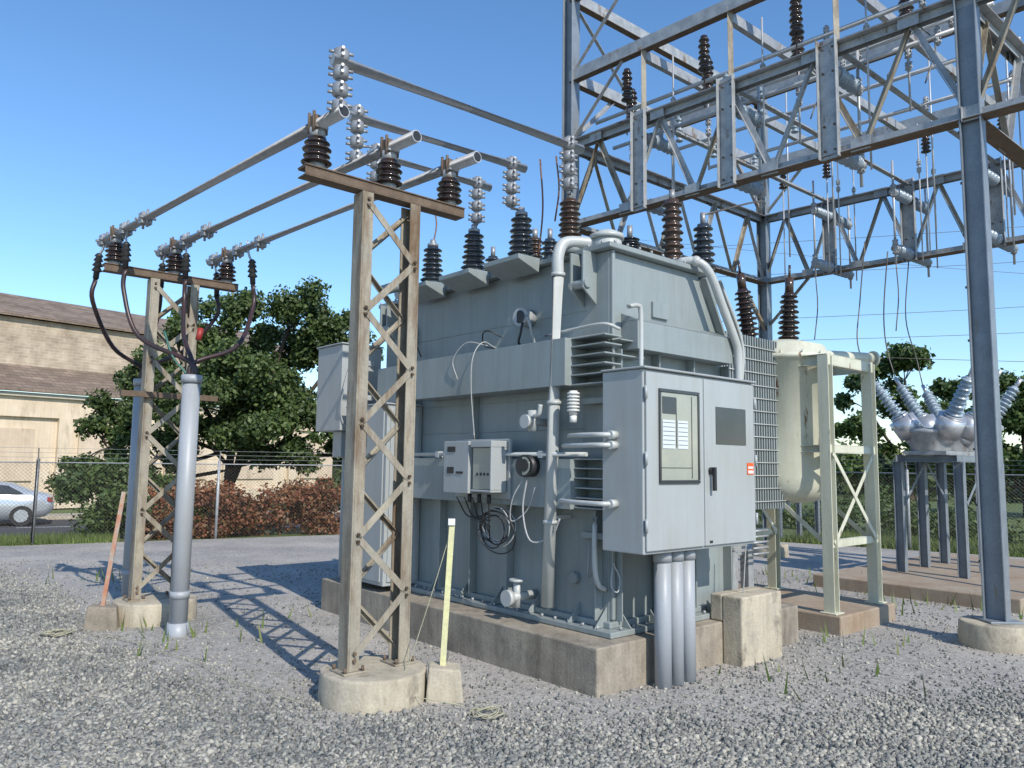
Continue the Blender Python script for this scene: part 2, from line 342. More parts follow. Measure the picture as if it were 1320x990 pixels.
# ------------------------------------------------------------------ foliage
def leaves(name,clumps,n,size,mat,parent=None,flat=.6):
    cl=np.array(clumps,float); vol=cl[:,3]*cl[:,4]; pick=RNG.choice(len(cl),n,p=vol/vol.sum())
    d=RNG.normal(size=(n,3)); d/=np.linalg.norm(d,axis=1,keepdims=True)
    rr=RNG.random(n)**.45
    c=cl[pick,:3]+d*rr[:,None]*np.stack([cl[pick,3],cl[pick,3],cl[pick,4]],1)
    c+=RNG.normal(size=(n,3))*size*.8
    nrm=d*.6+RNG.normal(size=(n,3))*.6; nrm[:,2]+=.3; nrm/=np.linalg.norm(nrm,axis=1,keepdims=True)
    t=np.cross(nrm,RNG.normal(size=(n,3))); t/=np.linalg.norm(t,axis=1,keepdims=True); b=np.cross(nrm,t)
    sz=size*RNG.uniform(.5,1.2,n)[:,None]
    v=np.stack([c-t*sz,c+b*sz*flat,c+t*sz,c-b*sz*flat],1).reshape(-1,3)
    f=np.arange(n*4).reshape(-1,4)
    return npmesh(name,v,f,mat,parent)
def tree(name,base,lobes,n,size,mat,trunk=.16,sub=9,seed=1):
    rnd=random.Random(seed); G=Gp(name,base)
    cl=[]
    tk=G.part('trunk','bark')
    top=max(z for _,_,z,_,_ in lobes)
    pts=[(0,0,-.5),(.05,.02,.6),(-.04,.05,1.3),(.06,0,top*.5),(0,.05,top*.8)]
    P=[Vector(p) for p in pts]
    for i in range(4): tk.cyl(P[i],P[i+1],trunk*(1-.2*i),trunk*(1-.2*(i+1)),10,False)
    for (x,y,z,r,h) in lobes:
        st=P[1].lerp(P[3],rnd.random()*.8); mid=st.lerp(V(x,y,z),.5)+V(0,0,-.2)
        tk.tube([st,mid,(x,y,z)],trunk*.28,6)
        for _ in range(sub):
            d=V(rnd.gauss(0,1),rnd.gauss(0,1),rnd.gauss(0,1)).normalized()
            q=rnd.uniform(.5,1.0); c=V(x+d.x*r*q,y+d.y*r*q,z+d.z*h*q)
            cr=rnd.uniform(.18,.40)*r; cl.append((c.x,c.y,c.z,cr,cr*.75))
            if rnd.random()<.5: tk.tube([(x,y,z),V(x,y,z).lerp(c,.6)+V(0,0,.1),c],trunk*.1,4)
    G.done(); leaves('crown',cl,n,size,mat,G.e)
    return G
lob=[(1.2,0,4.9,1.35,1.2),(-.2,.3,4.9,1.3,1.1),(-1.3,0,4.2,1.3,1.1),(2.3,.3,4.2,1.15,1.2),(.7,-.8,3.6,1.5,1.2),(-.6,-.9,2.9,1.4,1.1),
 (-2.4,0,3.1,1.0,1.0),(2.4,-.4,2.6,1.1,1.1),(-2.7,-.3,1.9,.9,.8),(1.2,-1,2.2,1.2,.9),(-1.4,-.8,1.7,1.1,.8),(3.1,0,3.4,.8,.9),(.4,1.4,3.8,1.6,1.4),(-3.4,0,1.2,.7,.6),(3.2,-.2,1.9,.8,.8)]
tree('broadleaf_tree',(-7.5,20.6,-.1),[(x*1.16,y,z*1.09,r*1.05,h) for x,y,z,r,h in lob],90000,.072,'leaf',.2,15,3)
hc=[]
for i in range(120):
    t=random.uniform(2.1,9.6); d=random.uniform(.8,2.3); p=FP(t,d,0)
    hc.append((p.x,p.y,random.uniform(.0,.95),random.uniform(.25,.5),random.uniform(.2,.42)))
leaves('red_hedge',hc,36000,.05,'hedge')
hc=[]
for i in range(26):
    t=random.uniform(.6,3.4); p=FP(t,random.uniform(1.2,2.4),0); hc.append((p.x,p.y,random.uniform(.1,1.5-.25*abs(t-2)),random.uniform(.25,.5),random.uniform(.25,.45)))
leaves('green_shrub',hc,12000,.06,'leaf2')
tree('maple_tree',(13.9,27,-.1),[(0,0,4.9,1.3,1.3),(-1.3,0,3.8,1.3,1.2),(1.2,.2,3.7,1.3,1.2),(.2,-.8,2.8,1.6,1.2),(-1.2,-.5,2,1.3,1),(1.6,-.4,2,1.2,1)],26000,.11,'leaf2',.18,12,5)
tree('maple_tree',(19.3,29,-.1),[(0,0,4.1,1.5,1.3),(-1.3,0,3.2,1.3,1.1),(1.3,.2,3.5,1.4,1.2),(.2,-.8,2.2,1.6,1.1),(-1.6,-.5,1.6,1.3,.9),(2.4,-.4,2.3,1.4,1.2)],26000,.11,'leaf2',.18,12,8)
hc=[]
for i in range(330):
    a=math.radians(random.uniform(-60,62)); D=random.uniform(48,62)
    h=random.uniform(.8,2.6)*(1+.4*math.sin(a*9)); x=D*math.sin(a); y=D*math.cos(a)
    if x<-12 and y<60: x*=1.35; y*=1.35
    hc.append((x,y,h,random.uniform(1.6,3.2),random.uniform(1.3,2.3)))
leaves('distant_treeline',hc,60000,.28,'leafd')
hc=[]
for i in range(60):
    t=random.uniform(0,1); x=5+t*13; y=22-t*8.5; hc.append((x+random.uniform(0,3),y+random.uniform(0,3),random.uniform(.05,.7),random.uniform(.3,.8),random.uniform(.2,.5)))
leaves('weedy_bushes',hc,16000,.07,'leaf2')
def tufts(name,pts,hh=.12):
    n=len(pts); P=np.array(pts); a=RNG.uniform(0,6.28,n); w_=.012; h=RNG.uniform(.4,1.2,n)*hh
    dx=np.cos(a)*w_; dy=np.sin(a)*w_; lean=RNG.normal(size=(n,2))*.04
    v=np.stack([np.stack([P[:,0]-dx,P[:,1]-dy,P[:,2]],1),np.stack([P[:,0]+dx,P[:,1]+dy,P[:,2]],1),np.stack([P[:,0]+lean[:,0],P[:,1]+lean[:,1],P[:,2]+h],1)],1).reshape(-1,3)
    npmesh(name,v,np.arange(3*n).reshape(-1,3),'grassb')
pts=[]
for i in range(34000):
    if random.random()<.45: p=FP(random.uniform(-9,1.5),abs(random.gauss(0,1.5))-.1,0); pts.append((p.x,p.y,th(p.x,p.y)))
    else:
        t=random.random(); x=6.1+t*12; y=17.8-t*8; o=abs(random.gauss(0,1.6)); pts.append((x+o*.54,y+o*.84,-.06))
for i in range(160):
    cx_,cy_=random.choice([(2.5,6.4),(3.2,7.9),(5.2,10.2),(-3.0,7.7),(5.5,9.5),(2.9,10.5),(-5.5,11),(4.4,12)])
    cx_+=random.gauss(0,.5); cy_+=random.gauss(0,.4)
    pts.append((cx_,cy_,0))
tufts('grass_tufts',pts,.2)
# ------------------------------------------------------------------ fence
def fence(name,pts,h=1.6):
    G=Gp(name); posts=G.part('posts','galv'); rails=G.part('rails','galv'); mesh=G.part('chain_link_mesh','wire')
    for (a,b) in zip(pts[:-1],pts[1:]):
        a=Vector(a);b=Vector(b);Ln=(b-a).length;d=(b-a).normalized();nn=V(-d.y,d.x,0)
        k=max(1,round(Ln/3.0))
        for i in range(k+1):
            p=a+d*(Ln*i/k); posts.cyl(p+V(0,0,-.1),p+V(0,0,h+.04),.032,n=10); posts.ball(p+V(0,0,h+.05),.036,n=8,m=5)
            posts.beam(p+V(0,0,h+.04),p+V(0,0,h+.28)-nn*.12,.02,.02)
        rails.cyl(a+V(0,0,h),b+V(0,0,h),.012,n=8)
        for q in (.1,.19,.28): rails.cyl(a+V(0,0,h+q)-nn*(q-.04)*.5,b+V(0,0,h+q)-nn*(q-.04)*.5,.003,n=4)
        m=int((Ln+h)/.075)
        for i in range(m):
            u=i*.075-h
            for sg in (1,-1):
                u0,u1=(u,u+h) if sg==1 else (u+h,u)
                z0,z1=0.03,h
                def cl(u0,z0,u1,z1):
                    if u0<0: z0+= (z1-z0)*(0-u0)/(u1-u0); u0=0
                    if u0>Ln: z0+= (z1-z0)*(Ln-u0)/(u1-u0); u0=Ln
                    return u0,z0
                if min(u0,u1)>=Ln or max(u0,u1)<=0: continue
                s0=cl(u0,z0,u1,z1); s1=cl(u1,z1,u0,z0)
                if abs(s0[0]-s1[0])<.01: continue
                mesh.cyl(a+d*s0[0]+V(0,0,s0[1])+nn*.03,a+d*s1[0]+V(0,0,s1[1])+nn*.03,.0022,n=3,cap=False)
    G.done()
fence('chain_link_fence',[FP(-10.5,0,0),FP(0,0,0),FP(10.1,0,0)])
fence('chain_link_fence',[(-.4,20.07,0),(2.3,20.7,0),(6.1,17.9,0),(20,9.0,0)])
# ------------------------------------------------------------------ building
B=Gp('industrial_building',(-21,32,-.5),math.radians(52))
wl=B.part('walls','wallc'); inf=B.part('infill_panels','wallin'); tr=B.part('cornice','trim'); bk=B.part('upper_brick_wall','brick')
rf=B.part('roof','shing')
x0,x1=-26,16
wl.box(x0,x1,.16,14,0,4.75)
wl.box(x0,x1,-.02,.16,0,.7); wl.box(x0,x1,-.02,.16,3.9,4.75)
x=x0
while x<x1-.1:
    wl.box(x,x+.55,-.04,.16,.702,3.898)
    inf.box(x+.9,x+3.1,.06,.157,1.2,3.4)
    x+=4
tr.box(x0-.1,x1+.1,-.2,.1,4.752,4.92)
def slope(y0,z0,y1,z1,t=.12): rf.prism([(x0-.3,y0,z0),(x0-.3,y1,z1),(x0-.3,y1,z1+t),(x0-.3,y0,z0+t)],(x1-x0+.6,0,0))
slope(-.35,4.93,3.2,6.35)
bk.box(x0,x1,3.0,12,6.1,8.55)
slope(2.7,8.57,7.5,10.3); slope(12.3,8.57,7.5,10.3)
B.done()
# ------------------------------------------------------------------ car
C=Gp('parked_car',(-17.6,25.5,zt+.005),math.atan2(.482,.876))
bd=C.part('body','carp'); gl=C.part('windows','glassd'); wh=C.part('wheels','tyre'); rm=C.part('rims','silver'); lt=C.part('lamps','red')
st=[(-2.25,.45,.72,.70,.72,.55),(-2.1,.3,.78,.78,.80,.62),(-1.5,.22,.88,.85,.90,.70),(-.9,.2,.95,.88,1.02,.74),(-.3,.2,.97,.9,1.40,.62),(.3,.2,.97,.9,1.45,.62),(1.0,.2,.98,.9,1.38,.6),(1.6,.22,1.0,.88,1.12,.68),(2.05,.3,.98,.82,1.03,.7),(2.25,.5,.85,.72,.88,.6)]
vs=[]
for x,zb,zm,hw,zt_,ht in st: vs+=[(x,-hw*.92,zb),(x,-hw,(zb+zm)/2),(x,-hw*.97,zm),(x,-ht,zt_),(x,ht,zt_),(x,hw*.97,zm),(x,hw,(zb+zm)/2),(x,hw*.92,zb)]
fs=[(i*8+k,i*8+(k+1)%8,(i+1)*8+(k+1)%8,(i+1)*8+k) for i in range(len(st)-1) for k in range(8)]
fs+=[tuple(range(7,-1,-1)),tuple(range((len(st)-1)*8,len(st)*8))]
bd.add(vs,fs,True)
for sy in (-1,1):
    def q(x,z,hw): return (x,sy*hw,z)
    gl.prism([q(-.75,1.02,.862),q(-.25,1.33,.68),q(.28,1.37,.67),q(.28,1.02,.88)],(0,sy*.012,0))
    gl.prism([q(.34,1.02,.88),q(.34,1.37,.67),q(.95,1.31,.67),q(1.4,1.05,.84)],(0,sy*.012,0))
    for x in (-1.4,1.38):
        wh.cyl((x,sy*.68,.33),(x,sy*.905,.33),.33,n=24); rm.cyl((x,sy*.9,.33),(x,sy*.915,.33),.21,n=10)
    lt.box(2.08,2.24,sy*.72-.08,sy*.72+.08,.78,.92)
C.done()
# ------------------------------------------------------------------ transformer
T=Gp('power_transformer',tuple(A0),A41)
pad=T.part('concrete_pad','conc',.012); pad.box(0,2.9,0,4.3,-.2,.35)
pb=T.part('pad_block','concl',.015); pb.box(1.6,2.25,-.2,-.003,-.1,.58); pb.box(1.6,2.25,-.003,.12,.353,.58)
tk=T.part('tank','tank',.008)
tk.prism([(.45,.28,.42),(2.1,.28,.42),(2.1,.28,2.85),(1.7,.28,3.5),(.45,.28,3.5)],(0,3.49,0))
tk.box(.37,1.79,.20,3.85,3.503,3.55)
tk.box(.30,2.25,.13,3.92,.353,.40); tk.box(.40,2.15,.23,3.82,.40,.45)
tk.box(.55,1.6,.4,3.6,3.55,3.60)
tk.beam((2.115,.24,2.80),(1.73,.24,3.47),.03,.08,up=(0,1,0)); tk.box(.452,.49,.245,.279,.46,3.50)
bo=T.part('flange_bolts','galv')
for y in np.arange(.3,3.85,.16): bo.cyl((.385,y,3.55),(.385,y,3.572),.012,n=6); bo.cyl((.33,y,.40),(.33,y,.425),.013,n=6)
for x in np.arange(.45,1.75,.16): bo.cyl((x,.215,3.55),(x,.215,3.572),.012,n=6); bo.cyl((x,.16,.40),(x,.16,.425),.013,n=6)
st=T.part('stiffeners','tank',.006)
st.box(.17,.448,.52,2.75,2.35,2.75); st.box(.24,.448,.52,3.2,1.33,1.74)
st.box(.24,.448,3.0,3.6,2.35,2.75)
st.box(.6,2.0,.10,.278,2.66,2.90); st.prism([(.6,.10,2.902),(.6,.278,2.902),(.6,.278,2.98)],(1.4,0,0))
for z in (2.35,2.43,2.51,2.59,2.67,2.74): st.box(.24,.448,.14,.515,z,z+.012)
for z in (1.34,1.42,1.50,1.58,1.66,1.735): st.box(.28,.448,.14,.515,z,z+.012)
for z in (2.35,2.47,2.59,2.72): st.box(.452,.75,.15,.276,z-.0,z+.012)
for y in (.35,.9,1.45,2.0,2.5,3.0,3.6): st.box(.36,.448,y,y+.014,.452,1.328)
for y in (.9,2.0,3.0): st.box(.38,.448,y,y+.014,1.745,2.345)
for x in (.5,1.0,1.5,2.05): st.box(x,x+.014,.19,.278,.452,2.655)
for y in (.3,.6,1.1,1.6,2.1,2.6,3.2,3.7): st.prism([(.30,y,.402),(.448,y,.402),(.448,y,.56)],(0,.012,0))
for x in (.55,.9,1.3,1.7,2.0): st.prism([(x,.14,.402),(x,.228,.402),(x,.228,.5)],(.012,0,0))
for y in (.42,3.5):
    st.prism([(.28,y,3.18),(.448,y,3.05),(.448,y,3.5),(.28,y,3.5)],(0,.02,0)); st.prism([(.28,y+.14,3.18),(.448,y+.14,3.05),(.448,y+.14,3.5),(.28,y+.14,3.5)],(0,.02,0))
    st.cyl((.32,y-.02,3.22),(.32,y+.18,3.22),.04)
st.box(1.0,1.22,.255,.279,3.0,3.14)
# weld seams
for z in (2.0,2.28,3.02): st.cyl((.449,.53,z),(.449,3.7,z),.005,n=6)
pod=T.part('bushing_trays','tank',.006)
for y in (1.3,2.02,2.74):
    pod.prism([(.11,y-.25,3.52),(.11,y-.25,3.565),(.75,y-.25,3.565),(.75,y-.25,3.552),(.372,y-.25,3.552),(.36,y-.25,3.43)],(0,.50,0))
pp=T.part('vent_pipe','pipe')
pp.cyl((.62,.46,3.55),(.62,.46,3.66),.13,n=24); pp.cyl((.62,.46,3.66),(.62,.46,3.70),.15,n=24); pp.ball((.62,.46,3.70),.12,.4)
pp.tube([(.6,.5,3.62),(.42,.60,3.63),(.28,.65,3.60),(.22,.66,3.48),(.22,.66,3.3)],.052,16)
pp.tube([(.22,.66,3.32),(.22,.70,2.2),(.22,.76,.52)],.052,16,False)
for z in (3.3,2.2,1.2): pp.cyl((.221,.66+.1*(3.3-z)/2.8,z),(.221,.66+.1*(3.3-z)/2.8,z+.03),.062)
pp.box(.2,.44,.70,.74,1.24,1.27)
pp.tube([(1.42,.32,3.58),(1.52,.17,3.58),(1.62,.09,3.47),(1.80,.07,3.16),(1.97,.06,2.88),(2.02,.06,2.74),(2.02,.06,2.45)],.040,14)
for p_ in ((1.52,.17,3.58),): pp.ball(p_,.052,1)
pp.cyl((2.02,.06,2.45),(2.02,.06,2.49),.06)
pp.tube([(1.85,.14,3.45),(2.14,.1,2.9),(2.14,.1,2.5)],.018,8)
pp.tube([(.5,.12,3.0),(.6,.1,3.02),(.64,.1,2.95),(.64,.1,2.45)],.02,8)
cab=T.part('control_cabinet','cab',.01)
cab.box(.232,1.743,-.25,.16,1.035,2.43); cab.box(.215,1.76,-.285,.17,2.432,2.45)
dr=T.part('cabinet_doors','cab',.006)
dr.box(.25,.975,-.272,-.253,1.06,2.41); dr.box(.985,1.725,-.272,-.253,1.06,2.41)
fr=T.part('window_frame','glassd',.003)
fr.box(.39,.905,-.288,-.274,1.56,1.585);fr.box(.39,.905,-.288,-.274,2.265,2.29);fr.box(.39,.41,-.288,-.274,1.587,2.263);fr.box(.885,.905,-.288,-.274,1.587,2.263)
wp=T.part('window_panel','panel'); wp.box(.412,.883,-.279,-.274,1.587,2.263)
wd=T.part('panel_instruments','glassd')
wd.box(.43,.60,-.284,-.281,2.10,2.23); wd.box(.60,.606,-.283,-.280,1.84,2.22); wd.box(1.145,1.587,-.277,-.2735,1.88,2.19)
wd.box(.80,.806,-.283,-.280,1.60,2.25); wd.box(.415,.80,-.283,-.280,1.68,1.684)
lb=T.part('panel_paper','paper'); lb.box(.43,.585,-.2835,-.281,1.83,2.05); lb.box(.62,.75,-.2835,-.281,1.83,2.05)
ln=T.part('paper_lines','glassd')
for r in range(6): ln.box(.435,.58,-.2850,-.2838,1.858+r*.034,1.862+r*.034); ln.box(.625,.745,-.2850,-.2838,1.858+r*.034,1.862+r*.034)
hd=T.part('door_handle','black',.004); hd.cyl((1.06,-.274,1.66),(1.06,-.30,1.66),.03); hd.box(1.045,1.075,-.325,-.30,1.50,1.69); hd.box(1.04,1.08,-.277,-.274,1.08,1.1)
ol=T.part('warning_label','orange'); ol.box(1.60,1.70,-.277,-.2735,1.63,1.73)
ol2=T.part('label_text','white'); ol2.box(1.61,1.69,-.2795,-.2775,1.64,1.665); ol2.box(1.61,1.69,-.2795,-.2775,1.68,1.70)
hg=T.part('hinges','cab')
for z in (1.2,1.7,2.2): hg.cyl((.24,-.275,z),(.24,-.275,z+.1),.012,n=8); hg.cyl((1.737,-.275,z),(1.737,-.275,z+.1),.012,n=8)
cdt=T.part('conduits','pvc')
for x in (.61,.765,.92): cdt.cyl((x,-.13,-.1),(x,-.13,1.034),.066,n=20); cdt.cyl((x,-.13,.95),(x,-.13,1.034),.073,n=20)
br=T.part('cabinet_brackets','tank',.004)
br.box(.35,.40,.162,.5,1.1,1.15); br.box(.35,.40,.162,.5,2.2,2.25); br.box(1.2,1.25,.162,.278,1.1,2.3)
sc2=T.part('side_cabinet','cab',.01); sc2.box(.0,.44,2.98,3.83,.42,2.3); sc2.box(-.02,.446,2.96,3.845,2.302,2.32); sc2.box(-.018,-.002,3.02,3.8,.46,2.26); sc2.box(.04,.40,2.964,2.978,.46,2.26)
sc2.box(-.02,.5,3.96,4.56,2.05,3.05); sc2.box(-.04,.52,3.94,4.58,3.052,3.07); sc2.box(.1,.3,3.77,3.94,2.4,2.46); sc2.box(.1,.3,3.77,3.94,2.8,2.86)
sc2.cyl((.2,4.2,2.05),(.2,4.2,.35),.04); sc2.cyl((.35,4.2,2.05),(.35,4.2,.35),.03); sc2.box(.05,.2,4.05,4.25,1.75,2.047)
sv=T.part('side_cabinet_vent','black'); sv.prism([(-.0205,3.42,2.06),(-.0205,3.48,2.0),(-.0205,3.48,1.86),(-.0205,3.42,1.8),(-.0205,3.36,1.86),(-.0205,3.36,2.0)],(-.004,0,0))
sv.box(.08,.11,2.945,2.963,1.3,1.5)
mb=T.part('monitor_boxes','cab',.006); mb.box(.03,.2,1.62,2.0,1.42,1.90); mb.box(.21,.24,1.25,2.05,1.38,1.92); mb.box(.02,.2,1.28,1.58,1.44,1.46); mb.box(.02,.2,1.28,1.58,1.84,1.90);mb.box(.02,.2,1.28,1.30,1.46,1.84)
pn=T.part('monitor_front','panel'); pn.box(.05,.2,1.31,1.575,1.465,1.835)
bx=T.part('monitor_details','black'); bx.box(.024,.029,1.82,1.94,1.80,1.85); bx.box(.024,.029,1.7,1.8,1.6,1.62);bx.box(.024,.029,1.84,1.94,1.6,1.66)
for i in range(4): bx.cyl((.045,1.36+.05*i,1.6),(.05,1.36+.05*i,1.6),.014,n=8)
for i in range(3): bx.cyl((.1,1.4+.14*i,1.42),(.1,1.4+.14*i,1.34),.02,n=8)
gd=T.part('dial_gauges','black'); gf=T.part('dial_faces','panel')
gd.cyl((.24,.98,1.68),(.12,.96,1.68),.095,n=24); gf.cyl((.1195,.96,1.68),(.117,.96,1.68),.078,n=24)
gd.cyl((.117,.955,1.685),(.114,.955,1.685),.055,n=20)
gf2=T.part('gauge_bodies','cab'); gf2.cyl((.448,1.26,3.04),(.30,1.24,3.04),.085,n=24); gd.cyl((.298,1.24,3.04),(.295,1.24,3.04),.06,n=20)
gf2.tube([(.3,1.15,3.04),(.3,1.1,2.95),(.35,1.1,2.8),(.4,1.1,2.77)],.014)
vl=T.part('valves','pipe')
vl.cyl((.45,.95,2.06),(.1,.93,2.06),.035); vl.cyl((.2,.94,1.98),(.2,.94,2.16),.045); vl.cyl((.12,.93,2.06),(.09,.93,2.06),.06)
vl.tube([(.14,.86,2.1),(.14,.8,2.12),(.14,.78,2.2)],.02)
vl.cyl((.45,1.15,.55),(.1,1.13,.55),.04); vl.cyl((.22,1.14,.46),(.22,1.14,.68),.035); vl.cyl((.22,1.14,.68),(.22,1.14,.70),.07); vl.cyl((.13,1.13,.55),(.08,1.13,.55),.07)
sn=T.part('humidity_sensor','white')
for i in range(6): sn.cyl((.2,.45,2.13+i*.028),(.2,.45,2.145+i*.028),.052)
sn.cyl((.2,.45,2.1),(.2,.45,2.3),.035); sn.cyl((.2,.45,2.04),(.2,.45,2.1),.03)
scd=T.part('small_conduits','pipe')
for z,yy_ in ((1.93,.3),(1.85,.36),(1.40,.4)):
    scd.tube([(.23,.02,z),(.16,.03,z),(.1,.1,z),(.12,yy_,z),(.2,yy_+.2,z)],.02,10); scd.cyl((.232,.02,z),(.16,.02,z),.034,n=12)
scd.cyl((.2,.3,1.78),(.2,2.9,1.78),.018); scd.cyl((.42,.3,2.78),(.42,3.6,2.78),.014)
scd.tube([(.3,.9,2.82),(.3,.5,2.84),(.3,.2,2.84),(.4,.12,2.8)],.014); scd.cyl((.16,2.78,2.2),(.16,2.78,2.78),.016)
scd.tube([(.3,.3,1.28),(.3,.3,.9),(.34,.3,.75),(.42,.3,.7)],.022,10)
for (y,z) in ((1.6,1.78),(2.3,1.78),(.8,1.78)): scd.box(.18,.24,y,y+.05,z-.03,z+.03)
wr=T.part('instrument_wires','lwire'); wb=T.part('black_wires','black')
wr.tube([(.2,1.75,1.92),(.14,1.74,2.4),(.14,1.72,2.7),(.25,1.7,2.85),(.4,1.65,2.8),(.4,1.2,2.8)],.006,6)
wr.tube([(.16,1.98,2.5),(.15,2.05,2.7),(.2,1.9,2.86),(.3,1.7,2.82)],.005,6)
wb.tube([(.4,1.6,2.9),(.3,1.68,2.96),(.32,1.8,2.95),(.38,1.85,2.85),(.4,1.7,2.8)],.007,6)
wb.tube([(.3,1.2,2.98),(.26,1.18,2.88),(.3,1.25,2.8),(.4,1.3,2.78)],.012,6)
wb.tube([(.42,3.3,2.9),(.3,3.2,2.8),(.35,3.05,3.0),(.42,3.0,2.85)],.008,6); wr.tube([(.1,3.95,2.9),(-.03,3.9,2.5),(-.02,3.93,2.2),(.1,3.9,2.0)],.007,6)
for k in range(8):
    cy,cz,r=1.42+random.uniform(-.08,.08),1.12+random.uniform(-.04,.04),random.uniform(.14,.27); xx_=.2+random.uniform(-.05,.05)
    pt=[(xx_+.03*math.sin(a*1.3+k),cy+r*math.cos(a),cz+r*.75*math.sin(a)) for a in np.linspace(0,6.28,13)]
    (wr if k%2 else wb).tube(pt,.0065,6,sub=3)
for k in range(5):
    wb.tube([(.1,1.4+.12*k,1.38),(.12+.02*k,1.42+.1*k,1.2),(.2,1.5,1.0+.06*k)],.007,6)
wr.tube([(.16,.96,1.58),(.15,1.0,1.3),(.15,.9,1.05),(.2,.7,1.1),(.2,.6,1.25)],.008,6)
wr.tube([(.16,.98,1.60),(.12,1.1,1.4),(.15,1.15,1.2),(.2,1.0,1.3),(.2,.9,1.5)],.006,6)
wr.tube([(.4,.45,1.1),(.35,.42,.9),(.4,.46,.78),(.42,.4,.9)],.006,6)
wr.tube([(1.85,-.1,1.1),(1.84,-.08,.8),(1.85,-.05,.5),(1.83,-.02,.2)],.006,6)
wr.tube([(.4,.2,.9),(.36,.18,.75),(.4,.15,.7),(.44,.16,.8),(.4,.2,.92)],.006,6)
mh=T.part('wall_flanges','tank',.003); mh.cyl((.448,3.3,3.08),(.41,3.3,3.08),.2,n=28); mh.cyl((.448,.65,.75),(.40,.65,.75),.05)
mh.cyl((1.3,.278,.75),(1.3,.24,.75),.07,n=20)
hw=T.part('bushing_hardware','clamp'); dk=T.part('dark_bushings','dark'); bn=T.part('brown_bushings','rbrown')
tur=T.part('bushing_turrets','tank')
for (x,y) in ((.36,1.30),(.36,2.02),(.36,2.74)):
    tur.cyl((x,y,3.565),(x,y,3.61),.12,n=24); tur.cyl((x,y,3.61),(x,y,3.64),.09,n=20)
    dk.insul((x,y,3.64),(x,y,4.02),.13,7,.6,.75); hw.cyl((x,y,4.02),(x,y,4.10),.03,n=10); hw.cyl((x,y,4.02),(x,y,4.05),.06,n=12)
for (x,y,z0,h,r) in ((.42,.72,3.56,.48,.11),(.95,1.75,3.60,.42,.09),(1.5,.42,3.56,.66,.115)):
    tur.cyl((x,y,z0-.03),(x,y,z0+.05),.13,n=24)
    bn.insul((x,y,z0+.05),(x,y,z0+h),r,9,.65,.85); hw.cyl((x,y,z0+h),(x,y,z0+h+.1),.03,n=10)
for (x,y,z0,h) in ((1.97,.40,3.4,.68),(1.33,.8,3.6,.3),(1.5,2.1,3.6,.6),(1.5,3.1,3.6,.6)):
    tur.cyl((x,y,z0-.4),(x,y,z0+.10 if x>1.8 else z0+.05),.12,n=24)
    zz=z0+.10 if x>1.8 else z0+.05
    dk.insul((x,y,zz),(x,y,z0+h),.135,9,.6,.7); hw.cyl((x,y,z0+h),(x,y,z0+h+.12),.028,n=10)
tur.cyl((.45,3.3,3.62),(.3,3.3,3.62),.1); tur.tube([(.5,2.95,3.6),(.2,3.1,3.62),(.0,3.2,3.55)],.06,12)
rd=T.part('radiator_fins','tank'); rh=T.part('radiator_headers','tank'); rr_=T.part('radiator_rods','pipe')
nf=27
for i in range(nf):
    x=2.36+i*(1.27/(nf-1)); rd.box(x-.010,x+.010,.5,3.2,1.25,3.09)
for z in (1.35,2.93):
    for y in (.9,2.6): rh.cyl((2.1,y,z),(3.65,y,z),.07)
for i in range(13): z=1.33+i*.137; rr_.cyl((2.32,.492,z),(3.68,.492,z+.0),.007,n=6)
rr_.box(2.33,2.35,.48,.51,1.25,3.1); rr_.box(3.64,3.66,.48,.51,1.25,3.1)
pu=T.part('cooling_pump','galv'); pu.cyl((3.0,.7,.9),(3.0,1.1,.9),.14,n=20); pu.cyl((3.0,.9,.95),(3.0,.9,1.25),.07)
for z in (.78,.84,.9,.96,1.02): pu.cyl((3.0,.55,z),(3.3,.55,z),.012)
pu.box(2.85,2.95,.7,.8,.0,.8); pu.box(3.15,3.25,.7,.8,0,.8)
pf=T.part('pump_footing','conc'); pf.box(2.95,3.6,.4,1.4,-.1,.18)
T.done()
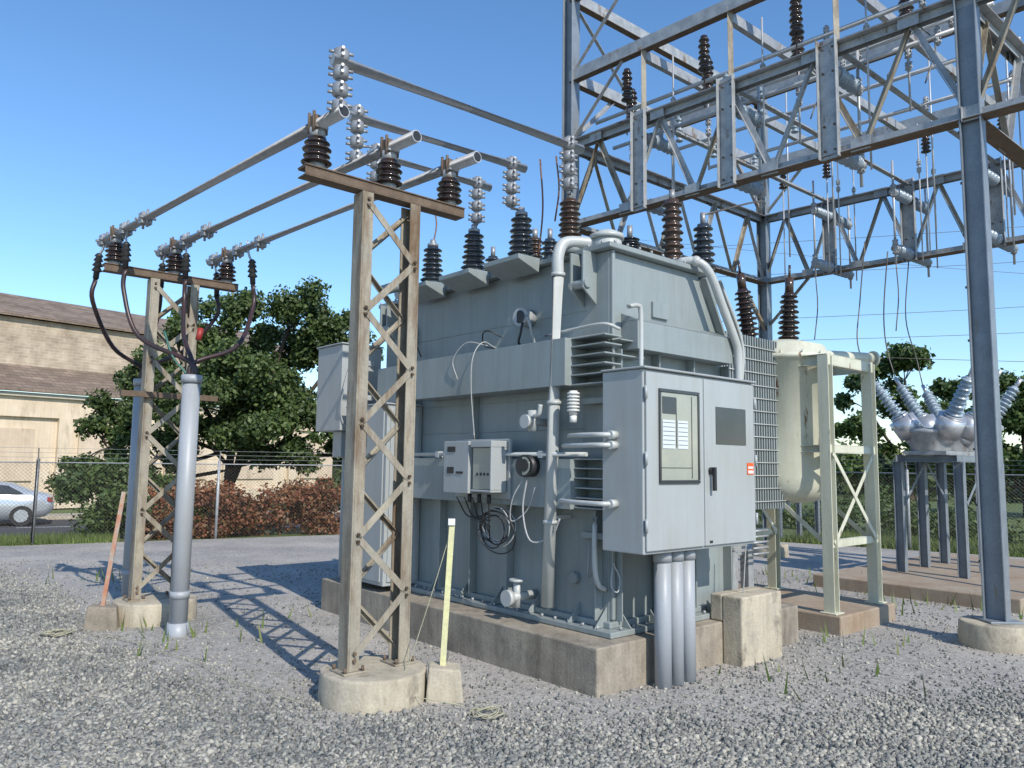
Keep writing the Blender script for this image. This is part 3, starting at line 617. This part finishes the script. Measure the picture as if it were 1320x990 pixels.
# ------------------------------------------------------------------ bus support towers
T1=V(-.98,5.78,0); T2=V(-3.78,8.4,0)
def tower(name,loc,ztop,fr_,fh,ft=.0):
    G=Gp(name,tuple(loc),A41)
    f=G.part('round_footing','concl',.02); f.lathe((0,0,-.1),(0,0,fh),[(fr_*1.0,0),(fr_*1.0,.5),(fr_*.98,1)],40)
    bp=G.part('base_plates','rustst',.003); lg=G.part('legs','rustst',.002); lc=G.part('lacing','rustst'); bt=G.part('bolts','rust')
    xx=.21; h0=fh
    for sx in (-1,1):
        bp.box(sx*xx-.09,sx*xx+.09,-.10,.10,h0+.001,h0+.016)
        for a,b in ((-.07,-.08),(.07,-.08),(-.07,.08),(.07,.08)): bt.cyl((sx*xx+a,b,h0+.016),(sx*xx+a,b,h0+.05),.014,n=6)
        a0,a1=sorted((sx*(xx+.034),sx*(xx+.048)))
        lg.box(a0,a1,-.07,.07,h0+.017,ztop-.005)
        for sy in (-1,1):
            a0,a1=sorted((sx*(xx+.033),sx*(xx-.045))); lg.box(a0,a1,-.070 if sy<0 else .058,-.058 if sy<0 else .070,h0+.017,ztop-.005)
    H=ztop-h0; n=max(4,int(round(H/.42)))
    for sy in (-1,1):
        for i in range(n):
            za=h0+.12+(H-.2)*i/n; zb=h0+.12+(H-.2)*(i+1)/n; s=1 if (i+(0 if sy<0 else 1))%2==0 else -1
            y=sy*.075
            lc.beam((-s*xx,y,za),(s*xx,y,zb),.05,.006,up=(0,1,0)); lc.beam((-s*xx,y-sy*.02,za),(s*xx,y-sy*.02,zb),.006,.036,up=(0,1,0))
            for q in (-.03,.02):
                bt.cyl((-s*(xx),y,za+q),(-s*(xx),y+sy*.018,za+q),.013,n=6)
                bt.cyl((s*(xx),y,zb+q),(s*(xx),y+sy*.018,zb+q),.013,n=6)
    cb=G.part('cross_beam','rust',.002); cb.chan((-.72,0,ztop+.035),(.70,0,ztop+.035),.12,.07,.01); cb.box(-.72,.70,-.07,.07,ztop+.072,ztop+.082)
    ins=G.part('insulators','brown'); ih=G.part('insulator_hardware','galv')
    for x in (-.61,0,.58):
        z=ztop+.082
        ih.cyl((x,0,z),(x,0,z+.035),.065,n=14); ins.insul((x,0,z+.035),(x,0,z+.23),.112,4,.66,.9,22); ih.cyl((x,0,z+.23),(x,0,z+.30),.06,n=12)
        ih.box(x-.05,x+.05,-.07,.07,z+.29,z+.305)
    return G
g1=tower('bus_support_tower',T1,3.72,.39,.21); g1.done()
g2=tower('bus_support_tower',T2,3.66,.42,.22)
g2.part('cable_bracket','rust').box(-.5,.5,-.14,-.08,2.35,2.41)
g2.done()
BU=Gp('overhead_bus_tubes'); tb=BU.part('bus_tubes','alu'); cl=BU.part('tube_clamps','clamp'); ck=BU.part('support_clamps','rust'); te_=BU.part('tube_bores','black')
u=(T2-T1).normalized(); lowers=[]
for x in (-.61,0,.58):
    P=T1+S*x+V(0,0,4.135); Q=T2+S*x+V(0,0,4.075); d=(Q-P).normalized()
    a=P-d*.33; b=Q+d*.45; lowers.append((P,Q,d))
    tb.tube([a,b],.047,18,False); te_.cyl(a-d*.0015,a-d*.003,.038,n=18); te_.cyl(b+d*.0015,b+d*.003,.038,n=18)
    for p in (P,Q):
        ck.beam(p-d*.05,p+d*.05,.108,.108)
        for k in (-1,1):
            for m_ in (-1,1): ck.cyl(p+d*.03*k+S*.05*m_+V(0,0,-.07),p+d*.03*k+S*.05*m_+V(0,0,.085),.012,n=6)
    for t in (-.25,.33,-.75):
        p=Q+d*t; cl.beam(p-d*.04,p+d*.04,.108,.108)
        for k in (-1,1): cl.cyl(p+d*.05*k+V(0,0,-.09),p+d*.05*k+V(0,0,.09),.014,n=6); cl.cyl(p+d*.05*k-S*.08,p+d*.05*k+S*.08,.014,n=6)
ups=[((-1.24,5.2),(.475,6.57)),((-1.308,6.08),(-.03,7.04)),((-1.16,6.98),(-.38,7.56))]
for i,((x0_,y0_),(x1_,y1_)) in enumerate(ups):
    P,Q,d=lowers[i]; t=(V(x0_,y0_,0)-V(P.x,P.y,0)).dot(d); s0=P+d*max(t,-.28)
    e=V(x1_,y1_,4.52); a=V(s0.x,s0.y,4.52); dd=(e-a).normalized()
    tb.tube([a-dd*.07,e+dd*.16],.042,16,False); te_.cyl(e+dd*.1615,e+dd*.163,.034,n=16)
    cl.clamps((a.x,a.y),4.12,4.63,4,.062); cl.clamps((e.x,e.y),4.10,4.60,4,.062)
    cl.ball(e,.058); tb.tube([V(e.x,e.y,4.1),W([.42,.36,.36][i],[.72,1.30,2.02][i],4.07)],.02,8,False)
BU.done()
cwg=Gp('jumper_wires'); cw=cwg.part('copper_jumpers','cwire'); bw=cwg.part('bare_jumpers','wire')
for (s_,l_,za,zb) in ((.36,2.74,4.05,4.5),(.42,.9,4.5,3.9),(.36,1.05,4.5,3.6)):
    cw.tube([W(s_,l_,za),W(s_+.04,l_,.5*(za+zb)),W(s_+.02,l_+.03,zb)],.008,6)
# ------------------------------------------------------------------ riser conduits and cables at far tower
CC=Gp('cable_riser'); cd=CC.part('conduits','pvc'); cb=CC.part('cables','cabl'); rdp=CC.part('phase_tape','red'); gr=CC.part('ground_wire','green'); sk_=CC.part('terminations','black'); hw=CC.part('lugs','silver')
K1=V(-3.22,7.68,0); K2=V(-4.40,9.1,0)
for K,zt2 in ((K1,2.52),(K2,2.62)):
    cd.cyl(K+V(0,0,-.1),K+V(0,0,zt2),.085,n=28); cd.cyl(K+V(0,0,.35),K+V(0,0,.42),.092,n=28); cd.cyl(K+V(0,0,zt2-.06),K+V(0,0,zt2+.02),.10,n=28)
    cd.cyl(K+V(0,0,-.1),K+V(0,0,.12),.10,n=28)
def cable(K,zt2,P,out,mid):
    tp=P+V(0,0,-.08); te=P+out*.16+V(0,0,-.42)
    hw.tube([P+V(0,0,.08),tp+out*.05,P+out*.12+V(0,0,-.16)],.013,6)
    sk_.lathe(P+out*.12+V(0,0,-.14),te,[(.02,0),(.035,.06),(.045,.12),(.028,.16),(.05,.3),(.028,.34),(.055,.5),(.028,.54),(.055,.7),(.03,.74),(.03,1)],12)
    cb.tube([te,te+out*.03+V(0,0,-.25),te.lerp(K+V(0,0,zt2),.55)+mid,K+V(0,0,zt2+.12)+(te-K).normalized()*.02,K+V(0,0,zt2-.1)],.024,8)
P0,Q0,d0=lowers[0];P1,Q1,d1=lowers[1];P2,Q2,d2=lowers[2]
nearu=-u
cable(K2,2.62,Q0+d0*.30,u*.6-S*.3,V(-.10,0,-.12)); cable(K1,2.52,Q0-d0*.25,nearu*.3,V(-.22,0,-.10))
cable(K1,2.52,Q1-d1*.25,nearu*.2,V(-.05,0,-.05)); cable(K1,2.52,Q2-d2*.45,nearu*.5+S*.3,V(.18,0,-.14)); cable(K2,2.62,Q1+d1*.3,u*.3,V(0,0,-.1)); cable(K2,2.62,Q2+d2*.33,S*.3,V(.1,0,-.1))
rdp.cyl(K1+V(.045,0,2.9),K1+V(.055,.02,3.02),.03,n=10); gr.tube([K1+V(0,0,2.5),K1+V(-.2,0,2.72),K1+V(-.35,.1,3.0)],.012,6)
CC.done()
# marker stakes
SG=Gp('marker_stake',(-.46,5.78,0),.1)
b=SG.part('concrete_block','concl',.015)
b.add([(-.14,-.13,-.05),(.14,-.13,-.05),(.14,.13,-.05),(-.14,.13,-.05),(-.12,-.10,.24),(.11,-.11,.22),(.11,.11,.22),(-.12,.11,.24)],[(0,3,2,1),(4,5,6,7),(0,1,5,4),(1,2,6,5),(2,3,7,6),(3,0,4,7)])
SG.part('stake','stakey').beam((-.02,0,.2),(.03,0,1.28),.042,.03,up=(0,1,0)); SG.part('clip','white').box(0.0,.05,-.03,.03,1.24,1.285)
SG.done()
SG=Gp('marker_stake',(-4.07,7.9,0),.3)
b=SG.part('concrete_block','conc',.015)
b.add([(-.16,-.13,-.05),(.16,-.13,-.05),(.16,.13,-.05),(-.16,.13,-.05),(-.13,-.10,.24),(.14,-.11,.22),(.11,.11,.22),(-.12,.11,.24)],[(0,3,2,1),(4,5,6,7),(0,1,5,4),(1,2,6,5),(2,3,7,6),(3,0,4,7)])
SG.part('stake','stakeo').beam((-.01,0,.2),(.12,0,1.36),.04,.025,up=(0,1,0)); SG.done()
RG=Gp('loose_rope'); rp=RG.part('rope','ropec')
for (cx_,cy_) in ((-.12,5.35),(-4.3,7.55)):
    for k in range(5):
        r=random.uniform(.05,.12); ox,oy,ph=random.uniform(-.04,.04),random.uniform(-.04,.04),random.uniform(0,6)
        rp.tube([(cx_+ox+r*(1.2+.3*math.sin(2*a+ph))*math.cos(a),cy_+oy+r*(1+.25*math.cos(3*a+ph))*math.sin(a),.035+.012*math.sin(a*3+ph)) for a in np.linspace(ph,ph+random.uniform(5,7),14)],.0045,5,sub=3)
rp.tube([(-4.1,7.6,.03),(-3.5,7.3,.03),(-3.1,6.95,.03),(-2.6,6.6,.02),(-2.2,6.15,.02),(-1.9,5.9,.03),(-1.4,5.5,.03)],.003,5)
rp.tube([(-.44,5.8,1.2),(-.55,5.75,.8),(-.7,5.7,.3),(-.75,5.6,.1),(-.3,5.5,.03)],.0035,5)
RG.done()
# ------------------------------------------------------------------ big lattice structure
C1=V(.865,11.53,0); C2=V(4.75,7.66,0); C3=V(5.0,15.0,0); C4=C2+(C3-C1)
ST=Gp('substation_steel_structure'); col=ST.part('columns','galvblue',.003); ch=ST.part('truss_chords','galv'); dg=ST.part('truss_diagonals','rustst'); pl=ST.part('switch_mounting_plates','galv',.004)
dgr=ST.part('rusty_flanges','rust'); ft=ST.part('footings','concl',.02)
a12=(C2-C1).normalized(); a13=(C3-C1).normalized()
HT=9.2
for c in (C1,C2,C3,C4):
    col.ibeam(c+V(0,0,.25),c+V(0,0,HT),.19,.20,.014,up=tuple(a12)); col.box(c.x-.16,c.x+.16,c.y-.16,c.y+.16,.235,.255)
    ft.lathe(c+V(0,0,-.1),c+V(0,0,.235),[(.34,0),(.34,.6),(.33,1)],32)
    for z in np.arange(.8,HT,.55):
        for s in (-.05,.05): dgr.cyl(c+V(0,0,z)+a13*s-a12*.1,c+V(0,0,z)+a13*s-a12*.118,.014,n=6)
def truss(A,Bp,z0,z1,n,nrm,brown=True):
    A=Vector(A);Bp=Vector(Bp)
    for z,f in ((z0,1),(z1,-1)):
        ch.angle(A+V(0,0,z)+nrm*.05,Bp+V(0,0,z)+nrm*.05,.10,.010,fl=f); ch.angle(A+V(0,0,z)-nrm*.05,Bp+V(0,0,z)-nrm*.05,.10,.010,fl=f)
        zz=z-.056*f
        dgr.beam(A+V(0,0,zz),Bp+V(0,0,zz),.2,.006)
    for i in range(n):
        p=A.lerp(Bp,i/n); q=A.lerp(Bp,(i+1)/n); m=(p+q)/2
        (dg if i%2==0 else ch).angle(p+V(0,0,z0),m+V(0,0,z1),.065,.008); (ch if i%3 else dg).angle(m+V(0,0,z1),q+V(0,0,z0),.065,.008)
        for pt,z in ((p,z0),(m,z1)):
            ch.beam(pt-(Bp-A).normalized()*.11+V(0,0,z)-nrm*.062,pt+(Bp-A).normalized()*.11+V(0,0,z)-nrm*.062,.006,.16)
Z0,Z1=5.37,6.62
e12=C2+a12*3.0
truss(C1,C2,Z0,Z1,5,a13); truss(C2,e12,Z0,Z1,3,a13)
truss(C3,C4,Z0,Z1,6,a13); truss(C1,C3,Z0,Z1,5,a12); truss(C2,C4,Z0,Z1,5,a12)
truss(C4,C4+a12*3,Z0,Z1,3,a13)
for (A,Bp,z) in ((C1,C2,7.75),(C1,C3,7.75),(C3,C4,7.75),(C2,C4,7.75),(C1,C2,9.1),(C1,C3,9.1)):
    ch.chan(A+V(0,0,z),Bp+V(0,0,z),.10,.18,.012); dgr.beam(A+V(0,0,z-.095),Bp+V(0,0,z-.095),.12,.006)
for t in (.25,.5,.75):
    p=C1.lerp(C2,t); q=C3.lerp(C4,t); ch.chan(p+V(0,0,7.6),q+V(0,0,7.6),.08,.14,.01)
    ch.angle(p+V(0,0,Z1+.06),q+V(0,0,Z1+.06),.08,.01)
    dg.angle(p+V(0,0,Z1),p+V(0,0,7.75),.07,.008)
for s in (.45,):
    p=C1.lerp(C3,s); q=C2.lerp(C4,s); ch.chan(p+V(0,0,7.7),q+V(0,0,7.7),.09,.16,.012); dgr.beam(p+V(0,0,7.6),q+V(0,0,7.6),.1,.006)
for c,d,sg in ((C1,a12,1),(C1,a13,1),(C2,a12,-1),(C2,a13,1),(C3,a12,1),(C3,a13,-1)):
    ch.angle(c+V(0,0,6.7),c+d*sg*1.0+V(0,0,7.7),.06,.008)
for c,d,sg in ((C1,a13,1),(C3,a12,1),(C3,a13,-1)):
    dg.angle(c+V(0,0,4.4),c+d*sg*.95+V(0,0,Z0),.06,.008)
dg.angle(C3+V(0,0,3.0),C3-a13*1.9+V(0,0,Z0),.06,.008)
ch.angle(C1+V(0,0,7.8),C1+a12*1.3+V(0,0,9.1),.06,.008); ch.angle(C1+V(0,0,9.1),C1+a13*1.5+V(0,0,7.8),.06,.008)
sw=Gp('disconnect_switches'); gi=sw.part('gray_post_insulators','grayp'); sh=sw.part('switch_hardware','galv'); bi=sw.part('brown_post_insulators','brown'); bl=sw.part('switch_blades','alu')
for (A,Bp,sgn) in ((C1,C2,1),(C3,C4,1),(C3,C4,-1)):
    for t in (.25,.5,.74):
        p=A.lerp(Bp,t)
        if sgn==1:
            o=-a13*.085
            pl.beam(p+o+V(0,0,Z0-.10),p+o+V(0,0,Z1+.12),.22,.012,up=tuple(a13))
            pl.beam(p+o+a12*.11-a13*.03+V(0,0,Z0-.10),p+o+a12*.11-a13*.03+V(0,0,Z1+.12),.012,.07,up=tuple(a13)); pl.beam(p+o-a12*.11-a13*.03+V(0,0,Z0-.10),p+o-a12*.11-a13*.03+V(0,0,Z1+.12),.012,.07,up=tuple(a13))
            for z in (Z0,Z0+.3,Z1-.3,Z1):
                for k in (-.06,.06): dgr.cyl(p+o*1.05+a12*k+V(0,0,z),p+o*1.28+a12*k+V(0,0,z),.014,n=6)
        for z in (Z0+.02,Z1-.25):
            b0=p+a13*sgn*.12+V(0,0,z); sh.cyl(b0-a13*sgn*.1,b0,.07,n=12)
            gi.insul(b0,b0+a13*sgn*.5,.10,8,.65,.9); sh.cyl(b0+a13*sgn*.5,b0+a13*sgn*.58,.06,n=12)
        e=p+a13*sgn*.66
        bl.cyl(e+V(0,0,Z0-.25),e+V(0,0,Z1+.3),.02,n=8); sh.clamps((e.x,e.y),Z0-.1,Z0+.2,2,.04); sh.clamps((e.x,e.y),Z1-.35,Z1-.1,2,.04)
        # slender operating rod beside the plate
        bl.cyl(p+a12*.28+a13*.3*sgn+V(0,0,Z0-.2),p+a12*.28+a13*.3*sgn+V(0,0,7.6),.013,n=6); sh.clamps(((p+a12*.28+a13*.3*sgn).x,(p+a12*.28+a13*.3*sgn).y),Z1+.1,Z1+.35,2,.03)
        if sgn==-1: bw.tube([e+V(0,0,Z0-.25),e+V(.02,0,Z0-.8),e-a13*.1+V(0,0,Z0-1.4)],.010,6)
for t in (.08,.33,.58,.83):
    p=C1.lerp(C2,t)+a13*.9
    bi.insul(p+V(0,0,7.2),p+V(0,0,7.7),.10,6,.6,.9); bl.cyl(p+V(0,0,6.0),p+V(0,0,7.2),.014,n=6); sh.clamps((p.x,p.y),6.5,6.8,2,.035)
    bw.tube([p+V(0,0,7.2),p+a12*.3+V(0,0,6.75),p+a12*.25-a13*.2+V(0,0,6.2)],.009,6)
for t in (.16,.40,.64):
    p=C1.lerp(C2,t)+a13*.25
    bi.insul(p+V(0,0,7.15),p+V(0,0,7.65),.09,6,.6,.9); cw.cyl(p+V(0,0,Z1),p+V(0,0,7.15),.011,n=6)
for sft,z in ((.35,7.05),(.75,6.75),(1.2,7.15),(2.1,7.05),(3.3,7.1)):
    bl.cyl(C1+a13*sft+a12*.2+V(0,0,z),C2+a13*sft-a12*.1+V(0,0,z),.03,n=10)
    for t in (.2,.45,.7,.9):
        p=C1.lerp(C2,t)+a13*sft
        gi.insul(p+V(0,0,Z1+.1),p+V(0,0,z-.02),.06,5,.6,.9) if (int(t*10)%2==0 and z>7) else sh.clamps((p.x,p.y),z-.12,z+.12,2,.03)
for t in (.15,.3,.6,.8):
    p=C3.lerp(C4,t)-a13*.7
    bi.insul(p+V(0,0,6.9),p+V(0,0,7.3),.08,6,.6,.9); bl.cyl(p+V(0,0,5.2),p+V(0,0,6.9),.012,n=6); bl.cyl(p+a12*.1+V(0,0,Z0+.2),p+a12*.1+V(0,0,9),.016,n=6)
for a,b,m_ in ((C1.lerp(C2,.25)+a13*.66+V(0,0,5.1),W(1.5,.42,4.3),V(.05,0,.1)),(C1.lerp(C2,.5)+a13*.66+V(0,0,5.1),W(1.97,.40,4.18),V(.3,0,.15))):
    bw.tube([a,a.lerp(b,.5)+m_,b],.011,6)
pw=Gp('overhead_power_lines'); pwl=pw.part('conductors','wire')
for (a,b) in (((5,30,7.2),(40,24,9.5)),((5,30,9.0),(40,24,11)),((5,26,5.6),(40,22,5.6)),((5,30,10.2),(40,24,12.5)),((5,30,6.4),(40,24,8.3)),((4,34,12),(40,30,9))):
    a=Vector(a);b=Vector(b); pwl.tube([a,a.lerp(b,.5)-V(0,0,.5),b],.009,4)
pw.done(); sw.done(); ST.done()
# ------------------------------------------------------------------ cream oil breaker
OB=Gp('oil_circuit_breaker',(3.37,8.0,0),A41)
OB.part('base_slab','slab',.015).box(0,1.3,-.0,3.1,-.1,.19)
fm=OB.part('frame','cream',.003)
for x in (.12,1.14):
    for y in (.15,1.4):
        fm.chan((x,y,.2),(x,y,2.9),.12,.11,.01,up=(1,0,0)) ; fm.box(x-.09,x+.09,y-.09,y+.09,.192,.205)
for y in (.15,1.4):
    fm.chan((.1,y,2.86),(1.2,y,2.86),.07,.12,.01); fm.chan((.1,y,1.9),(1.2,y,1.9),.06,.09,.01); fm.beam((.15,y-.04,.9),(1.12,y-.04,1.85),.01,.05); fm.beam((.15,y-.05,1.85),(1.12,y-.05,.9),.01,.05)
    fm.chan((.1,y,.9),(1.2,y,.9),.06,.08,.01)
for x in (.12,1.14): fm.chan((x,.15,2.86),(x,1.4,2.86),.06,.12,.01); fm.beam((x,.2,.9),(x,1.35,1.85),.01,.05); fm.chan((x,.15,1.9),(x,1.4,1.9),.05,.08,.01)
tkk=OB.part('tank','cream')
pro=[(.18,0),(.38,.02),(.47,.09),(.50,.16),(.50,.86),(.54,.865),(.54,.89),(.50,.895),(.44,.96),(.18,1)]
tkk.lathe((.44,.80,1.30),(.44,.80,3.16),pro,40)
tkk.lathe((.44,2.2,1.30),(.44,2.2,3.16),pro,40)
for a in range(14):
    t=a/14*6.283; tkk.cyl((.44+.52*math.cos(t),.8+.52*math.sin(t),2.9),(.44+.52*math.cos(t),.8+.52*math.sin(t),2.99),.014,n=6)
tkk.box(.30,.5,.28,.31,1.5,2.8)
tkk.cyl((.5,.7,3.0),(1.6,.3,3.02),.075,n=14); tkk.cyl((1.6,.3,3.02),(1.63,.29,3.02),.10,n=14)
ib=OB.part('bushings','brown'); ih=OB.part('bushing_caps','rbrown')
for (x,y,lx,ly) in ((.15,1.05,-.12,.06),(.62,.85,.04,-.02),(-.3,1.9,-.06,.1),(.3,2.2,0,.1)):
    b0=V(x,y,3.0);d=V(lx,ly,1).normalized(); ib.cyl(b0,b0+d*.18,.11,n=16); ib.insul(b0+d*.15,b0+d*.78,.14,10,.55,.75); ih.cyl(b0+d*.78,b0+d*.96,.05,n=12); ih.cyl(b0+d*.96,b0+d*1.12,.015,n=8)
OB.done()
# ------------------------------------------------------------------ recloser
RC=Gp('oil_recloser',(6.75,11.9,0),A41)
RC.part('base_slab','slab',.015).box(-2.2,2.6,-1.5,1.1,-.1,.17)
fm=RC.part('frame','galvblue',.003)
for x in (-.8,0.05,.85):
    for y in (-.42,.42): fm.ibeam((x,y,.172),(x,y,1.8),.11,.13,.01)
for y in (-.42,.42): fm.chan((-.95,y,1.85),(1.0,y,1.85),.06,.10,.01); fm.beam((-.76,y-.07,1.2),(.0,y-.07,1.78),.008,.05); fm.beam((.82,y-.07,1.2),(.1,y-.07,1.78),.008,.05)
for x in (-.8,.05,.85): fm.chan((x,-.42,1.85),(x,.42,1.85),.05,.10,.01)
tkk=RC.part('tanks','galv'); sv=RC.part('bushing_housings','silver'); gi=RC.part('gray_bushings','grayp')
Rm=Matrix.Rotation(A41,3,'Z')
for x in (-.68,.02,.72):
    tkk.lathe((x,0,1.88),(x,0,2.30),[(.1,0),(.2,.06),(.27,.25),(.28,.8),(.30,.82),(.30,.92),(.2,1)],24)
    for sy in (-1,1):
        d=V(x*.48,sy*.55,1).normalized(); b0=V(x,sy*.18,2.12); sv.cyl(b0,b0+d*.1,.14,n=18); sv.cyl(b0+d*.1,b0+d*.40,.19,n=28); sv.cyl(b0+d*.40,b0+d*.44,.13,n=18)
        gi.insul(b0+d*.44,b0+d*1.05,.12,9,.55,.75); sv.cyl(b0+d*1.05,b0+d*1.20,.03,n=10)
        if sy==1 or x<0: bw.tube([RC.e.location+Rm@(b0+d*1.20),RC.e.location+Rm@(b0+d*1.45+V(0,0,.3)),RC.e.location+Rm@V(x*1.25,sy*.9,4.3),RC.e.location+Rm@V(x*1.2,sy*.8,5.3)],.010,6)
tkk.box(-.92,.98,-.3,.3,1.905,1.96)
RC.done(); cwg.done()
SB=Gp('equipment_rack',(6.3,18.2,0),A41); f=SB.part('frame','galvblue')
for x in (0,.9,1.8): f.ibeam((x,0,0),(x,0,2.0),.1,.1,.01)
f.chan((-.1,0,2.0),(1.9,0,2.0),.06,.1,.01); f.beam((0,0,.6),(1.8,0,1.9),.05,.01)
ii=SB.part('insulators','rbrown')
for x in (0,.9,1.8): ii.insul((x,0,2.1),(x,0,3.4),.11,12,.5,.9)
SB.done()
LP=Gp('leaning_brace',(6.5,9.6,0)); LP.part('angle','rustst').angle((0,0,0),(.7,.1,3.0),.09,.01); LP.done()
print('OK',len(xx))
